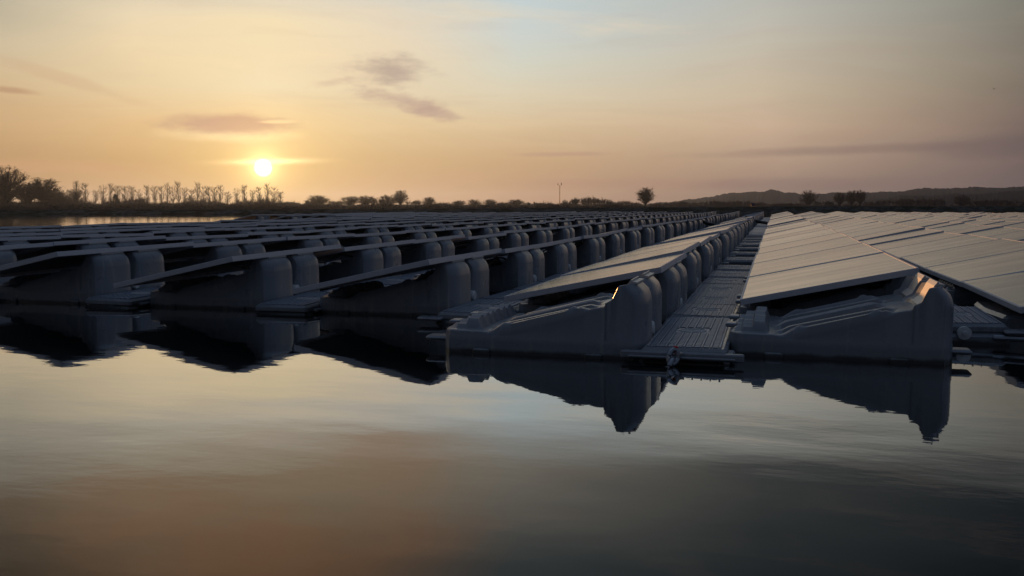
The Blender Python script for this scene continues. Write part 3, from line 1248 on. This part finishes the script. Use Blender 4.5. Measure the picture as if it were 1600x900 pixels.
def poplar(seed, H=16.0):
    """Slim trunk with steep, thin branches: a loose upright brush."""
    r = random.Random(seed)
    tr, cr = MB(), MB()
    lean = Vector((r.gauss(0, .25), r.gauss(0, .25), 0))
    tr.tube([Vector((0, 0, -.5)), lean * .3 + Vector((0, 0, H * .4)), lean + Vector((0, 0, H * .97))], [.17, .11, .03], 7)
    wmax = r.uniform(1.4, 2.0)
    for i in range(60):
        t = .16 + .70 * r.random() ** 1.15
        p = lean * t + Vector((0, 0, H * t))
        a = r.uniform(0, 2 * pi)
        L = H * r.uniform(.14, .24) * (1.1 - t * .55)
        out = wmax * r.uniform(.5, 1.0) * min(1, (1.10 - t) * 3.0) * min(1, .45 + t)
        q = p + Vector((cos(a) * out * .7, sin(a) * out * .7, L * .5))
        e = p + Vector((cos(a) * out, sin(a) * out, L))
        twig(cr, p, q, .035, .028)
        twig(cr, q, e, .028, .018)
        for k in range(9):
            u = r.uniform(.2, 1)
            b0 = p.lerp(q, u * 2) if u < .5 else q.lerp(e, u * 2 - 1)
            d = Vector((cos(a) * .3 + r.gauss(0, .35), sin(a) * .3 + r.gauss(0, .35), 1)).normalized()
            twig(cr, b0, b0 + d * r.uniform(.5, 1.3), .020, .014)
    return tr, cr


def shrub(seed, H=4.0, W_=7.0):
    r = random.Random(seed)
    tr, cr = MB(), MB()
    for i in range(5):
        a = r.uniform(0, 2 * pi)
        tr.tube([Vector((cos(a) * .4, sin(a) * .4, -.4)), Vector((cos(a) * .8, sin(a) * .8, H * .35))], [.09, .04], 5)
    for i in range(46):
        a = r.uniform(0, 2 * pi)
        rad = W_ * .42 * sqrt(r.random())
        p = Vector((cos(a) * rad, sin(a) * rad, r.uniform(.05, .3) * H))
        d = Vector((cos(a) * .5, sin(a) * .5, 1)).normalized()
        limb(cr, r, p, d, H * r.uniform(.35, .55) * (1 - .5 * rad / W_), .05, 2, .7, .02, 5, .030)
    return tr, cr


def conifer(seed, H=9.0):
    r = random.Random(seed)
    tr, cr = MB(), MB()
    tr.tube([Vector((0, 0, -.4)), Vector((0, 0, H))], [.22, .03], 7)
    for i in range(900):
        t = r.random() ** .8
        z = H * (.08 + .92 * t)
        rad = (1 - t) * H * .30 * sqrt(r.random()) + .1
        a = r.uniform(0, 2 * pi)
        p = Vector((cos(a) * rad, sin(a) * rad, z))
        q = p + Vector((cos(a) * .5, sin(a) * .5, -.25 + r.gauss(0, .15)))
        twig(cr, p, q, .09, .03)
    return tr, cr


def bake(pair, nm, tw):
    return pair[0].mesh(nm + "_trunk", M['bark'], True, 40), pair[1].mesh(nm + "_crown", M[tw], False)


KIND = {
    'round': [bake(round_tree(20 + i), "round_tree", 'twig') for i in range(4)],
    'poplar': [bake(poplar(40 + i), "poplar", 'twig') for i in range(5)],
    'shrub': [bake(shrub(60 + i), "shrub", 'twig') for i in range(4)],
    'conifer': [bake(conifer(80), "conifer", 'needle')],
}
BASE = {'round': (10.0, 8.5), 'poplar': (16.0, 3.2), 'shrub': (4.0, 8.0), 'conifer': (9.0, 5.4)}
NAME = {'round': 'bare_tree', 'poplar': 'poplar_tree', 'shrub': 'bare_shrub', 'conifer': 'conifer_tree'}
CAT = {'round': 'tree', 'poplar': 'poplar', 'shrub': 'shrub', 'conifer': 'conifer'}
tr_r = random.Random(5)
cnt = {}


def plant(kind, px, top_y, wpx, dist, label, group):
    c = cnt[kind] = cnt.get(kind, -1) + 1
    tm, cm = KIND[kind][c % len(KIND[kind])]
    h = (322 - top_y) / F_PX * dist + EYE
    wd = wpx / F_PX * dist
    o = link(NAME[kind], None)
    o.location = polar(px, dist)
    o.rotation_euler = (0, 0, tr_r.uniform(0, 2 * pi))
    s = wd / BASE[kind][1]
    o.scale = (s, s, h / BASE[kind][0])
    link("trunk", tm, o)
    link("crown", cm, o)
    tag(o, label, CAT[kind], group)


G_L = "big bare trees at the left end of the bank"
for i, (px, ty, wd, d) in enumerate([(14, 267, 64, 380), (46, 290, 46, 400), (73, 281, 58, 390), (95, 298, 34, 420)]):
    plant('round', px, ty, wd, d, ["tallest bare tree, at the far left end of the bank", "low bushy tree between the two big trees on the left",
                                    "broad round bare tree, second of the big left trees", "smaller bare tree just right of the big left trees"][i], G_L)
px_p = [112, 124, 137, 152, 164, 175, 187, 198, 208, 220, 233, 245, 255, 264, 273, 282, 291, 301, 311, 320, 329, 338, 347, 357, 372, 384, 396, 407, 419, 430, 439]
for i, px in enumerate(px_p):
    plant('poplar', px, 291 + tr_r.gauss(0, 2.6) + (8 if i in (0, 3, 23) else 0) + (4 if i > 28 else 0), tr_r.uniform(11, 15), 640 + tr_r.uniform(-25, 25),
          "slim bare poplar, %s from the left in the long row" % nth(i + 1), "bare poplars in a row under the sun")
plant('round', 122, 297, 26, 520, "round bare tree in front of the first poplars", G_L)
plant('conifer', 183, 305, 17, 500, "small dark pointed conifer in front of the poplars", None)
MID = [(486, 312, 22, 's'), (500, 305, 42, 'r'), (524, 312, 24, 's'), (548, 306, 38, 'r'), (572, 304, 36, 'r'), (592, 309, 26, 's'), (607, 304, 34, 'r'), (626, 297, 27, 'r'),
       (646, 311, 26, 's'), (670, 307, 26, 'r'), (690, 315, 26, 's'), (718, 312, 26, 'r'), (741, 311, 24, 'r'), (766, 311, 24, 'r'), (790, 315, 30, 's'), (805, 311, 34, 'r'), (832, 315, 34, 's'), (855, 316, 22, 's')]
for i, (px, ty, wd, kd) in enumerate(MID):
    d = 520 + tr_r.uniform(-40, 40)
    plant('round' if kd == 'r' else 'shrub', px, ty, wd, d,
          "bare %s, %s from the left in the clump between sun and mast" % ("tree" if kd == 'r' else "shrub", nth(i + 1)), "bare trees between the sun and the mast")
RGT = [(888, 312, 30, 's'), (905, 307, 32, 's'), (922, 306, 32, 's'), (940, 308, 34, 's'), (958, 314, 26, 's'), (977, 312, 26, 's'), (992, 315, 18, 's')]
for i, (px, ty, wd, kd) in enumerate(RGT):
    plant('shrub', px, ty, wd, 540 + tr_r.uniform(-20, 20), "twiggy bare shrub, %s from the mast towards the lone tree" % nth(i + 1), "shrubs between the mast and the lone tree")
plant('round', 1008, 290, 32, 420, "lone round bare tree standing clear of the others right of the mast", None)
R2 = [(1023, 316, 16, 's'), (1042, 316, 14, 's'), (1062, 313, 28, 's'), (1085, 315, 26, 's'), (1110, 312, 30, 's'), (1133, 313, 32, 's'), (1158, 312, 32, 's'), (1180, 315, 30, 's'), (1212, 317, 30, 's'), (1236, 317, 26, 's'),
      (1261, 298, 27, 'r'), (1285, 313, 34, 's'), (1310, 301, 22, 'r'), (1328, 298, 24, 'r'), (1341, 296, 20, 'r'), (1366, 314, 36, 's'), (1398, 309, 44, 's'), (1420, 310, 38, 's'), (1455, 309, 46, 's'), (1500, 306, 26, 'r'), (1530, 312, 50, 's'), (1575, 311, 54, 's'), (1625, 310, 54, 's')]
for i, (px, ty, wd, kd) in enumerate(R2):
    plant('round' if kd == 'r' else 'shrub', px, ty, wd, 560 + tr_r.uniform(-40, 40),
          "dim bare %s under the hills, %s right of the lone tree" % ("tree" if kd == 'r' else "shrub", nth(i + 1)), "dim trees under the hills")

# undergrowth: one continuous scrub mass along the bank's far side
ug = MB()
ur = random.Random(9)
for px0, px1, dist, hh, n in ((-120, 470, 600, 6.0, 2600), (-120, 480, 330, 1.9, 1500), (-120, 118, 430, 4.2, 900), (-120, 480, 200, 1.0, 1500), (470, 1010, 560, 3.2, 1500), (440, 1010, 260, 1.1, 1200), (1010, 1760, 600, 3.0, 1500)):
    for i in range(n):
        p = polar(ur.uniform(px0, px1), dist + ur.uniform(-.09, .09) * dist)
        ax_ = math.atan2(p.x, p.y) * 60
        h = hh * ur.uniform(.45, 1.15) * (.72 + .22 * sin(ax_ * 1.7) + .16 * sin(ax_ * 4.3 + 1) + .12 * sin(ax_ * 9.1))
        for k in range(7):
            q = p + Vector((ur.gauss(0, 1.4), ur.gauss(0, 1.4), ur.uniform(.1, .45) * h))
            e = q + Vector((ur.gauss(0, .8), ur.gauss(0, .8), h * ur.uniform(.3, .65)))
            twig(ug, q, e, .13 * sqrt(dist / 600), .04)
tag(link("undergrowth", ug.mesh("undergrowth", M['twig'], False)), "low brown scrub along the foot of the far trees", "undergrowth", kind='stuff')

# ------------------------------------------------------------------ mast, notice board, bird
ms = link("radio_mast", None, loc=polar(874, 450))
mh = (322 - 290) / F_PX * 450 + EYE
mb = MB()
for k in range(3):
    a = 2 * pi * k / 3
    mb.tube([(cos(a) * .30, sin(a) * .30, 0), (cos(a) * .20, sin(a) * .20, mh)], .06, 5)
nb = 14
for i in range(nb):
    z0, z1 = mh * i / nb, mh * (i + 1) / nb
    for k in range(3):
        a, b = 2 * pi * k / 3, 2 * pi * (k + 1) / 3
        r0, r1 = .30 - .10 * i / nb, .30 - .10 * (i + 1) / nb
        mb.tube([(cos(a) * r0, sin(a) * r0, z0), (cos(b) * r1, sin(b) * r1, z1)], .035, 4)
link("lattice", mb.mesh("lattice", M['mast'], True, 40), ms)
for sx, hz in ((-1, .9), (1, 1.3)):
    mb = MB()
    mb.tube([(0, 0, mh - .2), (sx * .75, sx * .3, mh - .05), (sx * .8, sx * .3, mh + hz)], [.06, .06, .08], 6)
    mb.box(sx * .8 - .16, sx * .8 + .16, sx * .3 - .12, sx * .3 + .12, mh + .05, mh + hz, .03)
    link("antenna", mb.mesh("antenna", M['mast'], True, 40), ms)
tag(ms, "thin lattice radio mast with two antennas beyond the far bank", "mast")

p = polar(1175, 104)
sg = link("notice_board", None, loc=(p.x, p.y, .72))
sg.rotation_euler = (0, 0, YAW)
mb = MB()
mb.box(-.20, .20, -.02, .02, .05, .33, .01)
link("board", mb.mesh("board", M['blue'], True, 30), sg)
for s in (-1, 1):
    mb = MB()
    mb.box(s * .15 - .02, s * .15 + .02, .021, .05, -.15, .30)
    link("post", mb.mesh("post", M['dark'], True, 30), sg)
tag(sg, "small blue board standing on the far bank behind the walkway's end", "notice board")

pb = polar(1542, 160)
mb = MB()
mb.tube([(0, -.20, 0), (0, -.10, .01), (0, .05, 0), (0, .22, -.01)], [.02, .06, .065, .012], 8)
for s in (-1, 1):
    mb.add([(0, -.05, .03), (s * .28, -.08, .14), (s * .52, .04, .08), (s * .28, .08, .13), (0, .10, .03), (0, .02, .05)], [(0, 1, 2, 3, 4, 5), (5, 4, 3, 2, 1, 0)] if False else [(0, 1, 2, 3, 4, 5)])
o = link("flying_bird", mb.mesh("flying_bird", M['bird'], True, 40), loc=(pb.x, pb.y, EYE + 160 * (322 - 162) / F_PX))
o.rotation_euler = (0, 0, 1.0)
o.scale = (.6, .6, .6)
tag(o, "tiny dark bird flying in the dim sky on the right", "bird")

# ------------------------------------------------------------------ haze
mb = MB()
mb.box(-5200, 5200, -5200, 5200, -1.5, 75)
hz = bpy.data.materials.new("haze")
hz.use_nodes = True
t = NT(hz.node_tree)
vol = t.new('ShaderNodeVolumePrincipled')
vol.inputs['Color'].default_value = (0.27, 0.42, 0.76, 1)
vol.inputs['Density'].default_value = 0.00012
vol.inputs['Anisotropy'].default_value = 0.65
out = t.new('ShaderNodeOutputMaterial')
t.t.links.new(vol.outputs[0], out.inputs['Volume'])
tag(link("haze", mb.mesh("haze", hz, False)), kind='stuff')
